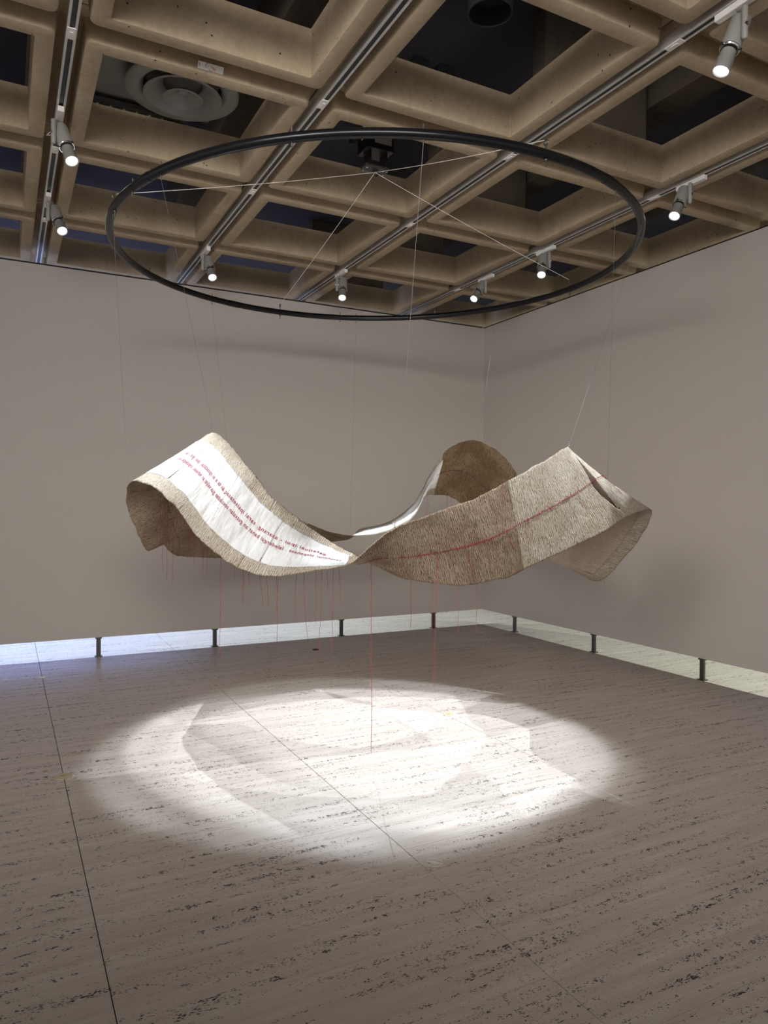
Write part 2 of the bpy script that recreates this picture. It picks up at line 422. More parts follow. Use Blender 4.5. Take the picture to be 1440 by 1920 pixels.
lamps = [  # body top, lens centre, beam hit on the floor, track x, arm side (-1: arm on the low-x side), label
    ((.306, 4.991, 3.885), (.367, 4.861, 3.636), (1.26, 2.95), .305, -1, 'grey track spotlight at upper left, the larger of the two on the far left track'),
    ((.349, 6.388, 3.885), (.401, 6.216, 3.660), (1.24, 3.42), .305, -1, 'grey track spotlight on the far left track, the lower one beside the black ring'),
    ((1.730, 6.991, 3.885), (1.730, 6.812, 3.660), (1.92, 3.91), 1.706, -1, 'grey track spotlight inside the ring at its lower left, above the back wall'),
    ((3.135, 6.954, 3.885), (3.058, 6.803, 3.650), (2.02, 4.46), 3.112, -1, 'grey track spotlight seen inside the ring just above its lowest point'),
    ((4.483, 6.349, 3.885), (4.303, 6.261, 3.676), (1.13, 4.72), 4.520, 1, 'grey track spotlight inside the hoop at right, lower one nearest the wall corner'),
    ((4.490, 5.391, 3.885), (4.371, 5.273, 3.662), (2.16, 3.33), 4.520, 1, 'grey track spotlight inside the hoop at right, the higher of the two there'),
    ((4.451, 3.756, 3.885), (4.296, 3.716, 3.646), (1.93, 3.11), 4.520, 1, 'grey track spotlight outside the ring beside the right wall'),
    ((3.130, 2.322, 3.885), (3.024, 2.353, 3.620), (1.56, 2.78), 3.112, -1, 'large nearest grey track spotlight in the upper right corner'),
]
PW = [0.6, 1.9, 0.35, 1.7, 0.5, 1.9, 1.4, 1.3]
AIM = [(2.0, 4.2), (2.1, 4.2), (1.9, 4.3), (2.2, 4.3), (2.0, 4.4), (2.1, 4.2), (1.9, 4.3), (2.2, 4.4)]
for (top, lens, hit, tx, sd, lab), pw, aim in zip(lamps, PW, AIM):
    base = Vector((tx, top[1], TB - .036))
    t = tag(empty('track_spotlight', base), lab, 'spotlight', 'track spotlights around the hanging ring')
    bm = B(); box(bm, (-.019, -.125, 0), (.019, .125, .034), .005); ad = mesh('adapter', bm, M['lamp_white'], t); ad['label'] = 'white track adapter'
    T0 = Vector(top) - base; L0 = Vector(lens) - base
    d = (L0 - T0).normalized(); ln = (L0 - T0).length
    side = Vector((0, 0, 1)).cross(d); side.normalize()
    if side.x * sd < 0: side = -side
    # arm: flat rounded bar from the adapter down the side of the body
    piv = T0 + d * .075 + side * .060
    bm = B()
    tube(bm, [Vector((0, 0, .004)), Vector((0, 0, -.012)), Vector((piv.x * .5, piv.y * .5, -.022)), Vector((piv.x, piv.y, -.034)), piv, piv - Vector((0, 0, .055)), piv - Vector((0, 0, .066))],
         [.012, .013, .014, .0155, .0155, .0155, .009], 12)
    mesh('arm', bm, M['lamp_grey'], t, True)
    bm = B(); tube(bm, [piv + side * .016, piv - side * .02], .010, 10); mesh('pivot_bolt', bm, M['chrome'], t, True)
    x_, y_, z_ = frame_of(d)
    mt = Matrix.Translation(T0) @ Matrix((x_, y_, z_)).transposed().to_4x4()
    RB = .046
    bm = B(); lathe(bm, [(RB * .90, 0), (RB * .98, .004), (RB, .010), (RB, .150), (RB * .96, .156), (RB * .6, .157)], mt, 32); body = mesh('body', bm, M['lamp_grey'], t, True)
    bm = B(); lathe(bm, [(.030, .154), (.033, .158), (.033, .176), (.030, .178)], mt, 24); mesh('neck', bm, M['black'], t, True)
    rg = [mt @ Vector((.044 * math.cos(a), .044 * math.sin(a), .166)) for a in np.linspace(0, 2 * PI, 25)[:-1]]
    bm = B(); tube(bm, rg, .0045, 6, closed=True); cr = mesh('clip_ring', bm, M['chrome'], t, True)
    for a in (0.3, 0.3 + 2 * PI / 3, 0.3 + 4 * PI / 3):
        bm = B(); c_, s_ = math.cos(a), math.sin(a)
        tube(bm, [mt @ Vector((.038 * c_, .038 * s_, .166)), mt @ Vector((.056 * c_, .056 * s_, .168))], .0055, 8); mesh('screw', bm, M['black'], cr, True)
    e = ln - .002
    bm = B(); lathe(bm, [(.030, .176), (.034, .178), (.0345, e - .075), (.0385, e - .070), (.0395, e - .012), (.041, e - .010), (.041, e), (.037, e), (.034, e - .006)], mt, 32, True, False)
    sn = mesh('snoot', bm, M['lamp_grey'], t, True)
    bm = B(); lathe(bm, [(.0345, e - .007), (.030, e - .0045), (.012, e - .003)], mt, 24, True, True); le = mesh('lens', bm, M['lens'], t, True); le['label'] = 'glowing white lens'
    bpy.context.view_layer.update()
    Lw = base + L0 + d * .012
    # aim and opening angle so that the beam just covers the round area under the cloth
    dx, dy = aim[0] - Lw.x, aim[1] - Lw.y; D = math.hypot(dx, dy); H = Lw.z
    a0, a1 = math.atan2(D - 1.58, H), math.atan2(D + 1.58, H)
    q = H * math.tan((a0 + a1) / 2) / D
    tgt = (Lw.x + dx * q, Lw.y + dy * q, 0)
    lo = add_light('lamp', 'SPOT', Lw, tgt, SPOT_POWER * pw, (0.84, 0.92, 1.0), None, spot_size=(a1 - a0) * 1.08, spot_blend=0.20, shadow_soft_size=0.010)
    lo.parent = t; lo.location = Lw - base
    ld2 = lo.data

# security loop of cable at the far left lamp
bm = B(); tube(bm, [(.29, 5.18, 3.96), (.25, 5.20, 3.93), (.24, 5.16, 3.90), (.27, 5.11, 3.885), (.315, 5.08, 3.89), (.34, 5.09, 3.90)], .0022, 6)
tag(mesh('safety_cable', bm, M['cable'], None, True), 'thin pale safety cable looped round the far left track above its upper spotlight', 'cable')

# ================================================================== THE BLACK RING AND ITS HOIST
RC = Vector((2.367, 4.671, 3.320)); RR = 1.794
def on_ring(deg, dr=0, dz=0):
    a = math.radians(deg); x = (RR + dr) * math.cos(a); y = (RR + dr) * math.sin(a)
    return Vector((RC.x + x, RC.y + y, RC.z + .015 * x + .006 * y + dz))
ring = tag(empty('suspension_ring', RC), 'large black tubular hoop hanging level below the coffered ceiling', 'hoop')
def rel(p, o=RC): return Vector(p) - o
bm = B(); tube(bm, [rel(on_ring(a)) for a in np.arange(0, 360, 2.0)], .025, 14, closed=True); mesh('hoop_tube', bm, M['ring'], ring, True)
for a in (-161, -72, 20, 108):     # sleeves where the tube sections join
    bm = B(); tube(bm, [rel(on_ring(a + k)) for k in (-1.8, -.9, 0, .9, 1.8)], .0268, 14); mesh('joint_sleeve', bm, M['ring'], ring, True)
EB = [-176.2, -88.7, 93.0, -0.5]
for a in EB:
    bm = B(); tube(bm, [rel(on_ring(a, 0, -.062)), rel(on_ring(a, 0, .045))], .004, 8)
    c0 = rel(on_ring(a, 0, .060)); dr_ = Vector((math.cos(math.radians(a)), math.sin(math.radians(a)), 0))
    tube(bm, [c0 + dr_ * .014 * math.cos(b) + Vector((0, 0, .014 * math.sin(b))) for b in np.linspace(0, 2 * PI, 17)[:-1]], .004, 6, closed=True)
    lathe(bm, [(.011, -.034), (.011, -.026)], Matrix.Translation(rel(on_ring(a))), 12)
    mesh('eye_bolt', bm, M['steel'], ring, True)
CB = dict(c1=(-178.0, (0.790, 5.22, 1.62)), c2=(-156.0, (1.301, 5.081, 2.043)), c3=(115.5, (1.640, 5.960, 1.47)), c4=(69.3, (2.742, 5.69, 1.30)),
          c5=(-109.9, (1.885, 3.475, 1.42)), c6=(25.2, (3.586, 5.129, 2.10)), c7=(-69.5, None), c8=(-50.0, (3.030, 3.388, 1.90)))
for k, (a, e) in CB.items():
    bm = B(); tube(bm, [rel(on_ring(a, 0, -.05)), rel(on_ring(a, 0, .048))], .003, 6); mesh('cable_peg', bm, M['steel'], ring, True)
for a in (-165.7, 74.3, -42.5, -130, 45, 140):
    bm = B(); tube(bm, [rel(on_ring(a, 0, -.045)), rel(on_ring(a, 0, .05))], .004, 6); mesh('cable_peg', bm, M['steel'], ring, True)

HK = Vector((2.372, 4.714, 3.945))
labs = ['pale steel wire from the hoist to the left side of the hoop', 'thin steel wire from the hoist to the near side of the hoop',
        'pale steel wire from the hoist down to the far side of the hoop', 'pale steel wire from the hoist to the right side of the hoop']
for a, lab in zip(EB, labs):
    p1 = on_ring(a, 0, .072); bm = B(); q = [HK.lerp(p1, s) - Vector((0, 0, .012 * math.sin(PI * s))) for s in np.linspace(0, 1, 9)]
    tube(bm, q, .0018, 6); tag(mesh('hoist_wire', bm, M['cable'], None, True), lab, 'wire', 'wires between the hoist and the hoop')

ho = tag(empty('hoist', (2.39, 4.74, 4.2)), 'black electric hoist box hanging inside a coffer above the hoop', 'hoist')
def hb(name, lo, hi, m, bv=.004, parent=None):
    bm = B(); box(bm, lo, hi, bv); return mesh(name, bm, m, parent or ho)
case = hb('case', (-.105, -.085, -.11), (.105, .085, .12), M['black'])
hb('bracket', (-.075, -.045, -.205), (-.055, .045, -.10), M['black'])
hb('bracket', (.055, -.045, -.205), (.075, .045, -.10), M['black'])
hb('cross_plate', (-.10, -.045, -.225), (.09, .045, -.206), M['steel'])
for x, y in ((-.085, -.03), (.075, -.03), (-.085, .03), (.075, .03)):
    bm = B(); lathe(bm, [(.008, -.236), (.008, -.2255)], Matrix.Translation((x, y, 0)), 10); mesh('bolt', bm, M['chrome'], ho)
bm = B(); tube(bm, [Vector((0, 0, -.245)) + Vector((.020 * math.cos(b), 0, .020 * math.sin(b))) for b in np.linspace(0, 2 * PI, 21)[:-1]], .007, 8, closed=True)
mesh('ring_hook', bm, M['black'], ho, True)
hb('label_plate', (-.1065, -.05, -.03), (-.1052, .02, .06), M['paper_white'], 0, case)['label'] = 'pale maker plate'
hb('vent_panel', (-.05, -.0868, .02), (.085, -.0852, .10), M['alu'], 0, case); hb('vent_panel', (-.05, -.0868, -.07), (.085, -.0852, .0), M['alu'], 0, case)
hb('hanger_rail', (-.50, -.03, .13), (.52, .03, .17), M['black'])
hb('hanger_rail', (-.32, -.50, .171), (-.28, .46, .21), M['black'])
hb('hanger_rail', (.0, -.50, .171), (.04, .46, .21), M['black'])
bm = B(); tube(bm, [(.10, -.05, .03), (.16, -.06, .03)], .003, 6); mesh('pin', bm, M['chrome'], ho)

# ================================================================== THINGS IN THE COFFERS
df = tag(empty('air_diffuser', (1.03, 4.84, 4.215)), 'large round grey air diffuser with nested cones inside a coffer at upper left', 'air vent')
def dl(name, prof, m=M['diffuser'], c0=False, c1=False):
    bm = B(); lathe(bm, prof, Matrix.Identity(4), 64, c0, c1); return mesh(name, bm, m, df, True)
dl('outer_ring', [(.245, .03), (.270, .006), (.285, 0), (.345, 0), (.358, .008), (.358, .02), (.285, .012), (.262, .03), (.262, .09), (.245, .09), (.245, .03)])
dl('middle_cone', [(.125, .055), (.175, .022), (.225, -.022), (.240, -.028), (.248, -.024), (.235, -.012), (.185, .035), (.135, .07), (.125, .055)])
dl('inner_cone', [(.003, .012), (.035, .010), (.045, .0), (.100, -.030), (.120, -.042), (.128, -.038), (.108, -.018), (.05, .015), (.02, .03), (.003, .03)], c0=False)
dl('centre_cap', [(.0, -.0), (.028, .004), (.032, .009)][1:], c0=True, c1=True)
bm = B(); box(bm, (-.50, -.50, .09), (.28, .50, .11)); o = mesh('backing_plate', bm, M['diffuser'], df)
bm = B(); box(bm, (-.52, .40, .035), (.10, .50, .06)); o = mesh('perforated_channel', bm, M['black'], df)
for k in range(6):
    bm = B(); box(bm, (-.48 + k * .085, .44, .0335), (-.465 + k * .085, .455, .0348)); mesh('hole', bm, M['alu'], o)

bm = B(); lathe(bm, [(.128, 0), (.136, 0), (.136, .30), (.128, .30), (.128, 0)], Matrix.Identity(4), 48, False, False)
pp = tag(empty('duct_pipe', (2.62, 3.66, 4.54)), 'round dark grey duct pipe pointing down through the coffer at top centre', 'duct')
mesh('pipe_shell', bm, M['slab_dark'], pp, True); bm = B(); lathe(bm, [(.1275, .12), (.1275, .125)], Matrix.Identity(4), 48); mesh('dark_plug', bm, M['black_matt'], pp)
bm = B(); lathe(bm, [(.137, .3005), (.137, .405)], Matrix.Identity(4), 32); mesh('collar', bm, M['slab_dark'], pp, True)
hl = tag(empty('ceiling_speaker', (1.22, 3.66, 4.30)), 'dark grey dome fitting hanging in the coffer at top left', 'ceiling fitting')
bm = B(); lathe(bm, [(.02, -.045), (.08, -.035), (.125, -.005), (.14, .05), (.14, .18), (.05, .20)], Matrix.Identity(4), 40); mesh('dome', bm, M['diffuser'], hl, True)
bm = B(); box(bm, (-.22, -.03, .08), (-.14, .03, .12), .004); mesh('side_bracket', bm, M['black'], hl)
bm = B(); tube(bm, [(0, 0, .2), (0, 0, .649)], .012, 8); mesh('drop_rod', bm, M['black'], hl)
bm = B()
for k, x in enumerate((2.42, 2.60)):
    jb = tag(empty('junction_box', (x - .14, 3.93, HC + .2815)), ('left' if k == 0 else 'right') + ' small black box on the coffer rim below the duct pipe', 'junction box', 'black boxes on the coffer rim')
    b2 = B(); box(b2, (-.055, -.03, 0), (.055, .03, .06), .004); mesh('box_body', b2, M['black'], jb)
    b2 = B(); box(b2, (-.03, -.02, .0605), (.03, .02, .075), .003); mesh('box_lid', b2, M['black'], jb)
    b2 = B(); tube(b2, [(-.08, 0, 0), (-.08, 0, .07)], .003, 6); mesh('stud', b2, M['black'], jb)
bm.free()

# white sticker with a drawn face on the rib at upper left
st = tag(empty('sticker', (1.03, 4.118, 4.005)), 'small white sticker with black and red scribble on the concrete rib at upper left', 'sticker')
st.rotation_euler = (math.radians(32), 0, 0)
bm = B(); box(bm, (-.072, -.003, -.019), (.072, 0, .019)); mesh('card', bm, M['paper_white'], st)
def scribble(pts, m, r=.0011):
    b2 = B(); tube(b2, [(x, -.0036, z) for x, z in pts], r, 5); mesh('drawn_line', b2, m, st)
scribble([(-.012 + .018 * math.cos(a), .001 + .017 * math.sin(a)) for a in np.linspace(1.9, 3.6, 9)], M['ink_black'])
scribble([(.001 + .016 * math.cos(a), -.001 + .015 * math.sin(a)) for a in np.linspace(3.9, 5.6, 9)], M['ink_black'])
scribble([(-.016, -.001), (-.014, .001)], M['ink_black'], .0016); scribble([(.002, .008), (.004, .007)], M['ink_black'], .0016)
scribble([(.000, .003), (.008, .000), (.016, .006), (.020, -.002), (.028, -.002), (.030, -.009), (.024, -.013), (.018, -.009), (.022, -.003), (.010, -.002)], M['ink_red'], .0013)
scribble([(-.064, .012), (-.062, -.006)], M['ink_black'], .0014)

# ================================================================== FLOOR FITTINGS
for (x, y), r, m, lab in (((.296, 4.455), .047, M['brass'], 'brass disc set in the floor joint at left'), ((.299, 7.062), .035, M['paper_white'], 'pale disc set in the floor joint beside the back wall at left'),
                          ((2.905, 4.510), .037, M['brass'], 'dull brass disc in the floor joint within the pool of light'), ((2.93, 7.15), .035, M['black'], 'dark disc in the floor near the back wall')):
    t = tag(empty('floor_disc', (x, y, .0005)), lab, 'floor disc', 'metal discs over floor outlets')
    bm = B(); lathe(bm, [(r, 0), (r, .003), (r * .95, .0045), (r * .3, .0045)], Matrix.Identity(4), 32); mesh('cap', bm, m, t, True)
    bm = B(); box(bm, (-r * .35, -.002, .0046), (r * .35, .002, .0052)); mesh('slot', bm, M['steel'], t)

def text_mesh(s, size, bold=0.0):
    cu = bpy.data.curves.new('text', 'FONT'); cu.body = s; cu.size = size; cu.offset = bold; cu.space_character = 1.12; cu.resolution_u = 2
    o = bpy.data.objects.new('text_tmp', cu); C.objects.link(o)
    dg = bpy.context.evaluated_depsgraph_get(); me = bpy.data.meshes.new_from_object(o.evaluated_get(dg))
    bpy.data.objects.remove(o); return me
ft = tag(empty('floor_notice', (1.653, 2.667, .0006)), 'faint pale floor notice reading Do not touch beside a hand symbol in a circle', 'floor notice')
me = text_mesh('Do not touch', .040); me.transform(Matrix.Translation((.058, -.006, 0))); link('lettering', me, ft, [M['vinyl']])
bm = B(); tube(bm, [(.036 * math.cos(a), .036 * math.sin(a), .0) for a in np.linspace(0, 2 * PI, 33)[:-1]], .0013, 4, closed=True)
for k, (x, l) in enumerate(((-.012, .010), (-.005, .015), (.002, .016), (.009, .012))): tube(bm, [(x, -.004, 0), (x, l, 0)], .0018, 4)
tube(bm, [(-.012, -.004, 0), (-.009, -.017, 0), (.006, -.017, 0), (.010, -.004, 0)], .0016, 4); tube(bm, [(.010, -.008, 0), (.017, .002, 0)], .0018, 4)
tube(bm, [(-.025, .025, 0), (.025, -.025, 0)], .0014, 4)
mesh('hand_symbol', bm, M['vinyl'], ft)

# ================================================================== THE HANGING CLOTH
# A closed ribbon: at every station the outer edge A and the inner edge B in metres.
STATIONS = [
    ((1.671, 3.580, 1.225), (1.978, 4.096, 1.209)),
    ((1.522, 3.657, 1.186), (1.807, 4.130, 1.297)),
    ((1.281, 3.839, 1.150), (1.584, 4.192, 1.459)),
    ((1.127, 4.034, 1.214), (1.456, 4.318, 1.612)),
    ((0.990, 4.220, 1.358), (1.368, 4.535, 1.800)),
    ((0.884, 4.447, 1.551), (1.339, 4.834, 1.957)),
    ((0.800, 4.774, 1.665), (1.301, 5.081, 2.040)),
    ((0.733, 5.092, 1.671), (1.335, 5.402, 2.029)),
    ((0.771, 5.352, 1.490), (1.410, 5.700, 1.888)),
    ((0.922, 5.495, 1.204), (1.518, 5.920, 1.454)),
    ((1.094, 5.913, 1.230), (1.623, 5.979, 1.542)),
    ((1.383, 6.381, 1.077), (1.780, 5.898, 1.609)),
    ((1.985, 6.404, 1.082), (2.029, 5.879, 1.531)),
    ((2.620, 6.299, 1.177), (2.313, 5.898, 1.384)),
    ((2.905, 6.263, 1.214), (2.562, 5.823, 1.292)),
    ((3.017, 6.263, 1.304), (2.841, 5.734, 1.273)),
    ((3.265, 6.134, 1.383), (3.057, 5.621, 1.335)),
    ((3.457, 5.979, 1.568), (3.215, 5.540, 1.454)),
    ((3.479, 5.746, 1.824), (3.307, 5.551, 1.615)),
    ((3.484, 5.519, 2.008), (3.465, 5.637, 1.636)),
    ((3.500, 5.286, 2.087), (3.600, 5.623, 1.628)),
    ((3.586, 5.129, 2.098), (3.665, 5.475, 1.556)),
    ((3.679, 4.966, 1.992), (3.715, 5.278, 1.402)),
    ((3.755, 4.811, 1.809), (3.811, 5.058, 1.283)),
    ((3.724, 4.599, 1.623), (3.944, 4.761, 1.182)),
    ((3.633, 4.418, 1.394), (4.011, 4.385, 1.025)),
    ((3.406, 4.140, 1.192), (3.913, 3.985, 1.008)),
    ((3.422, 3.852, 1.449), (4.011, 3.712, 1.348)),
    ((3.306, 3.634, 1.768), (3.930, 3.565, 1.519)),
    ((3.028, 3.386, 1.897), (3.599, 3.421, 1.489)),
    ((2.853, 3.308, 1.844), (3.226, 3.389, 1.351)),
    ((2.605, 3.289, 1.728), (2.836, 3.422, 1.203)),
    ((2.350, 3.342, 1.599), (2.596, 3.467, 1.116)),
    ((2.113, 3.409, 1.508), (2.357, 3.558, 1.076)),
    ((1.882, 3.472, 1.415), (2.119, 3.773, 1.103)),
    ((1.757, 3.513, 1.319), (2.027, 3.957, 1.168)),
]

ST = np.array(STATIONS)           # n,2,3
NSTA = len(ST)
def crom(p, t):
    i = np.floor(t).astype(int); f = (t - i)[:, None]
    p0, p1, p2, p3 = (p[(i + k) % NSTA] for k in (-1, 0, 1, 2))
    return .5 * ((2 * p1) + (-p0 + p2) * f + (2 * p0 - 5 * p1 + 4 * p2 - p3) * f ** 2 + (-p0 + 3 * p1 - 3 * p2 + p3) * f ** 3)
# arc-length table along the centre line
tt = np.linspace(0, NSTA, 3601)
Ac = crom(ST[:, 0], tt % NSTA); Bc = crom(ST[:, 1], tt % NSTA); mid = (Ac + Bc) / 2
sl = np.concatenate([[0], np.cumsum(np.linalg.norm(np.diff(mid, axis=0), axis=1))]); LEN = sl[-1]
def s_of_t(t): return np.interp(t, tt, sl)
def t_of_s(s): return np.interp(s % LEN, sl, tt)

rng = np.random.RandomState(3)
def vnoise(u, v, lu, lv, seed):
    """smooth value noise, periodic along the ribbon; lu, lv: cell size in metres"""
    nu = max(4, int(round(LEN / lu))); nv = 64
    g = np.random.RandomState(seed).rand(nu, nv) * 2 - 1
    a = (u / LEN * nu) % nu; b = np.clip(v / lv + 2, 0, nv - 2)
    i = np.floor(a).astype(int) % nu; j = np.floor(b).astype(int); fa = a - np.floor(a); fb = b - j
    fa = fa * fa * (3 - 2 * fa); fb = fb * fb * (3 - 2 * fb); i1 = (i + 1) % nu
    return (g[i, j] * (1 - fa) * (1 - fb) + g[i1, j] * fa * (1 - fb) + g[i, j + 1] * (1 - fa) * fb + g[i1, j + 1] * fa * fb)

def surf(s, v, off=0.0, rough=1.0):
    """point of the ribbon: s metres along, v 0..1 from edge A to edge B, off metres towards the white side"""
    s = np.asarray(s, float); v = np.asarray(v, float)
    sh = np.broadcast(s, v).shape; s = np.broadcast_to(s, sh).ravel(); v = np.broadcast_to(v, sh).ravel()
    t = t_of_s(s)
    e = .02
    def raw(t_, v_):
        a = crom(ST[:, 0], t_ % NSTA); b = crom(ST[:, 1], t_ % NSTA)
        return a * (1 - v_[:, None]) + b * v_[:, None], b - a
    # ragged edges
    ve = v + (.012 * vnoise(s, v * 0, .11, 1, 11) + .006 * vnoise(s, v * 0, .025, 1, 12)) * (1 - v) ** 4 - (.012 * vnoise(s, v * 0, .11, 1, 13) + .006 * vnoise(s, v * 0, .025, 1, 14)) * v ** 4
    p, W = raw(t, ve); pa, _ = raw(t - e, ve); pb, _ = raw(t + e, ve)
    T = pb - pa
    n = np.cross(W, T); n /= np.maximum(np.linalg.norm(n, axis=1, keepdims=True), 1e-9)
    vm = v * .65
    w1 = vnoise(s + .10 * vm, vm, .16, .30, 21); w2 = vnoise(s + .25 * vm, vm, .055, .20, 22); w3 = vnoise(s, vm, .018, .09, 23); w4 = vnoise(s, vm, .009, .03, 24)
    w5 = vnoise(s + .35 * vm, vm, .035, .35, 25); crease = np.maximum(0, 1 - np.abs(w5 * 9)) * np.clip(w1 * 1.6, 0, 1) * .0045
    h = rough * (.0045 * w1 + .0022 * w2 + crease + .0012 * w3 + .0008 * w4)
    h -= .020 * 4 * v * (1 - v) * .5
    return (p + n * (h + off)[:, None]).reshape(sh + (3,)), n.reshape(sh + (3,))

def sheet(name, s0, s1, v0, v1, off, thick, mat, parent, ds=.011, dv=.012, rag=0.0, seed=1, skew=0.0, lab=None, bottom_mat=None, slit=0.0):
    """a thick piece of cloth lying on the ribbon; rag: raggedness of its outline in metres"""
    ns = max(3, int((s1 - s0) / ds)); nv = max(3, int((v1 - v0) * .62 / dv))
    S, V = np.meshgrid(np.linspace(0, 1, ns + 1), np.linspace(0, 1, nv + 1), indexing='ij')
    rs = np.random.RandomState(seed)
    def edge(n, amp):
        k = rs.rand(n + 1) * 2 - 1; k2 = np.interp(np.arange(n + 1), np.arange(0, n + 1, 6), (rs.rand(len(np.arange(0, n + 1, 6))) * 2 - 1))
        return amp * (.35 * k + .9 * k2)
    ea0, ea1 = edge(nv, rag), edge(nv, rag); eb0, eb1 = edge(ns, rag / .62), edge(ns, rag / .62)
    s = s0 + (s1 - s0) * S + ea0[None, :] * (1 - S) ** 3 + ea1[None, :] * S ** 3 + skew * (V - .5)
    s = s + slit * np.sin(PI * V) ** 1.4 * (1 - S) ** 6
    v = v0 + (v1 - v0) * V
    if v0 > 0: v = v + eb0[:, None] * (1 - V) ** 3
    if v1 < 1: v = v + eb1[:, None] * V ** 3
    v = np.clip(v, 0, 1)
    top, n = surf(s, v, off + thick); bot, _ = surf(s, v, off)
    nt = (ns + 1) * (nv + 1); idx = np.arange(nt).reshape(ns + 1, nv + 1)
    q = np.stack([idx[:-1, :-1], idx[1:, :-1], idx[1:, 1:], idx[:-1, 1:]], -1).reshape(-1, 4)
    per = np.concatenate([idx[:-1, 0], idx[-1, :-1], idx[:0:-1, -1], idx[0, :0:-1]])
    nx = np.roll(per, -1)
    rim = np.stack([per, per + nt, nx + nt, nx], -1)
    F = np.concatenate([q[:, ::-1], q + nt, rim])
    me = bpy.data.meshes.new(name)
    me.from_pydata(np.concatenate([top.reshape(-1, 3), bot.reshape(-1, 3)]).tolist(), [], F.tolist())
    uv = me.uv_layers.new(name='UVMap')
    UV = np.concatenate([np.stack([s.ravel(), v.ravel() * .62], -1)] * 2)
    li = np.empty(len(me.loops), dtype=np.int32); me.loops.foreach_get('vertex_index', li)
    uv.data.foreach_set('uv', UV[li].ravel())
    me.polygons.foreach_set('use_smooth', np.concatenate([np.ones(2 * len(q), bool), np.zeros(len(rim), bool)]))
    me.materials.append(mat)
    if bottom_mat is not None:
        me.materials.append(bottom_mat)
        mi = np.zeros(len(F), dtype=np.int32); mi[len(q):2 * len(q)] = 1; me.polygons.foreach_set('material_index', mi)
    me.update()
    bm = bmesh.new(); bm.from_mesh(me); bmesh.ops.recalc_face_normals(bm, faces=bm.faces[:]); bm.to_mesh(me); bm.free()
    o = link(name, me, parent)
    if lab: o['label'] = lab
    return o

cloth = tag(empty('hanging_cloth', (0, 0, 0)), 'undulating ribbon of white and brown bark cloth hanging in a loop below the hoop', 'textile sculpture')
cloth.location = (0, 0, 0)
so = lambda t: float(s_of_t(t))
# brown bark cloth: overlapping panels all the way round. t ranges in station units
cuts = [0.2, 3.55, 6.9, 9.4, 13.4, 18.0, 21.55, 25.4, 28.05, 29.12, 31.3, 34.55, NSTA + 0.2]
for k in range(len(cuts) - 1):
    a, b = so(cuts[k]), (so(cuts[k + 1]) if cuts[k + 1] <= NSTA else LEN + so(cuts[k + 1] - NSTA))
    m = M['bark']
    if 17 < cuts[k] < 25: m = M['bark_backlit']
    if cuts[k] == 29.12 or cuts[k] == 28.05: m = M['bark_lit']  # right end of the brown face: lamp light put into the colour
    if cuts[k] < 6 : m = M['bark']
    sheet('bark_cloth_panel', a, b + .02, 0, 1, -.0012 * (k % 2), .0022, m, cloth, rag=.004, seed=50 + k, bottom_mat=m, slit=.085 if cuts[k] == 29.12 else 0.0)
sheet('slit_shade_strip', so(29.12) - .05, so(29.12) + .12, .02, .98, .0006, .0014, M['slit_shade'], cloth, rag=.002, seed=70, lab='dark brown strip standing for the shade in a slit between two panels')  # dark strip added for the shade inside the slit
# crinkled brown border strips, coloured pale as if strongly lit, and white beaten panels on the upper face
wc = [0.35, 2.3, 3.95, 5.6, 7.4, 9.6, 12.6, 16.0, 19.0, 23.0, 26.0, 29.2, 32.0, 35.9]
bo = [0.3, 2.75, 4.7, 6.8, 9.0, 12.6, 16.0, 19.0, 23.0, 26.0, 29.2, 32.0, 35.9]
for k in range(len(wc) - 1):
    arch = 19.0 <= wc[k] < 23.0
    sheet('paper_panel', so(wc[k]), so(wc[k + 1]) + .006, .17, .83, .0035 + .0012 * (k % 2), .0018, M['bark_backlit'] if arch else M['white_cloth_shaded'] if 23 <= wc[k] < 29 else M['white_cloth'], cloth, rag=.003, seed=80 + k, skew=.012 * (-1) ** k, lab='golden brown panel with backlight in its colour' if arch else 'white beaten panel')
for k in range(len(bo) - 1):
    arch = 19.0 <= bo[k] < 23.0
    for v0, v1, q in ((.004, .185, 0), (.815, .996, 1)):
        sheet('border_strip', so(bo[k]), so(bo[k + 1]) - .003, v0, v1, .0024, .0020, M['bark_backlit'] if arch else M['bark_lit'], cloth, rag=.003, seed=120 + 2 * k + q)

# ---- red stitched lettering on the white face (two wavering lines)
def on_cloth(name, me, s0, v0, dirs, off, m, parent, wav=.004):
    n = len(me.vertices); co = np.empty(n * 3); me.vertices.foreach_get('co', co); co = co.reshape(-1, 3)
    s = s0 + dirs * co[:, 0]; v = v0 + dirs * co[:, 1] / .66 + wav * np.sin(co[:, 0] * 9 + 1) / .66
    p, _ = surf(s, v, off); me.vertices.foreach_set('co', p.ravel()); me.update()
    return link(name, me, parent, [m])
S_L = so(0.55); S_R = so(6.25)
line_a = 'gateljuai ipoi - asarang. sarai ipsisetasaq ai ta a si ipsicaljai. ipai ipa - aba'
line_b = 'sesahanai ulapahasa . laledengul banat an gusvalan sevaladan gus valjat an nahelek. anpalingau kaja'
for txt, v0, s0 in ((line_a, .555, S_L + .10), (line_b, .445, S_L)):
    me = text_mesh(txt, .050, .0006); xs = [v.co.x for v in me.vertices]; L = max(xs)
    me.transform(Matrix.Scale((S_R - .05 - s0) / L, 4, (1, 0, 0)))
    o = on_cloth('stitched_lettering', me, s0, v0, 1, .0085, M['stitch'], cloth); o['label'] = 'line of red stitched handwriting'

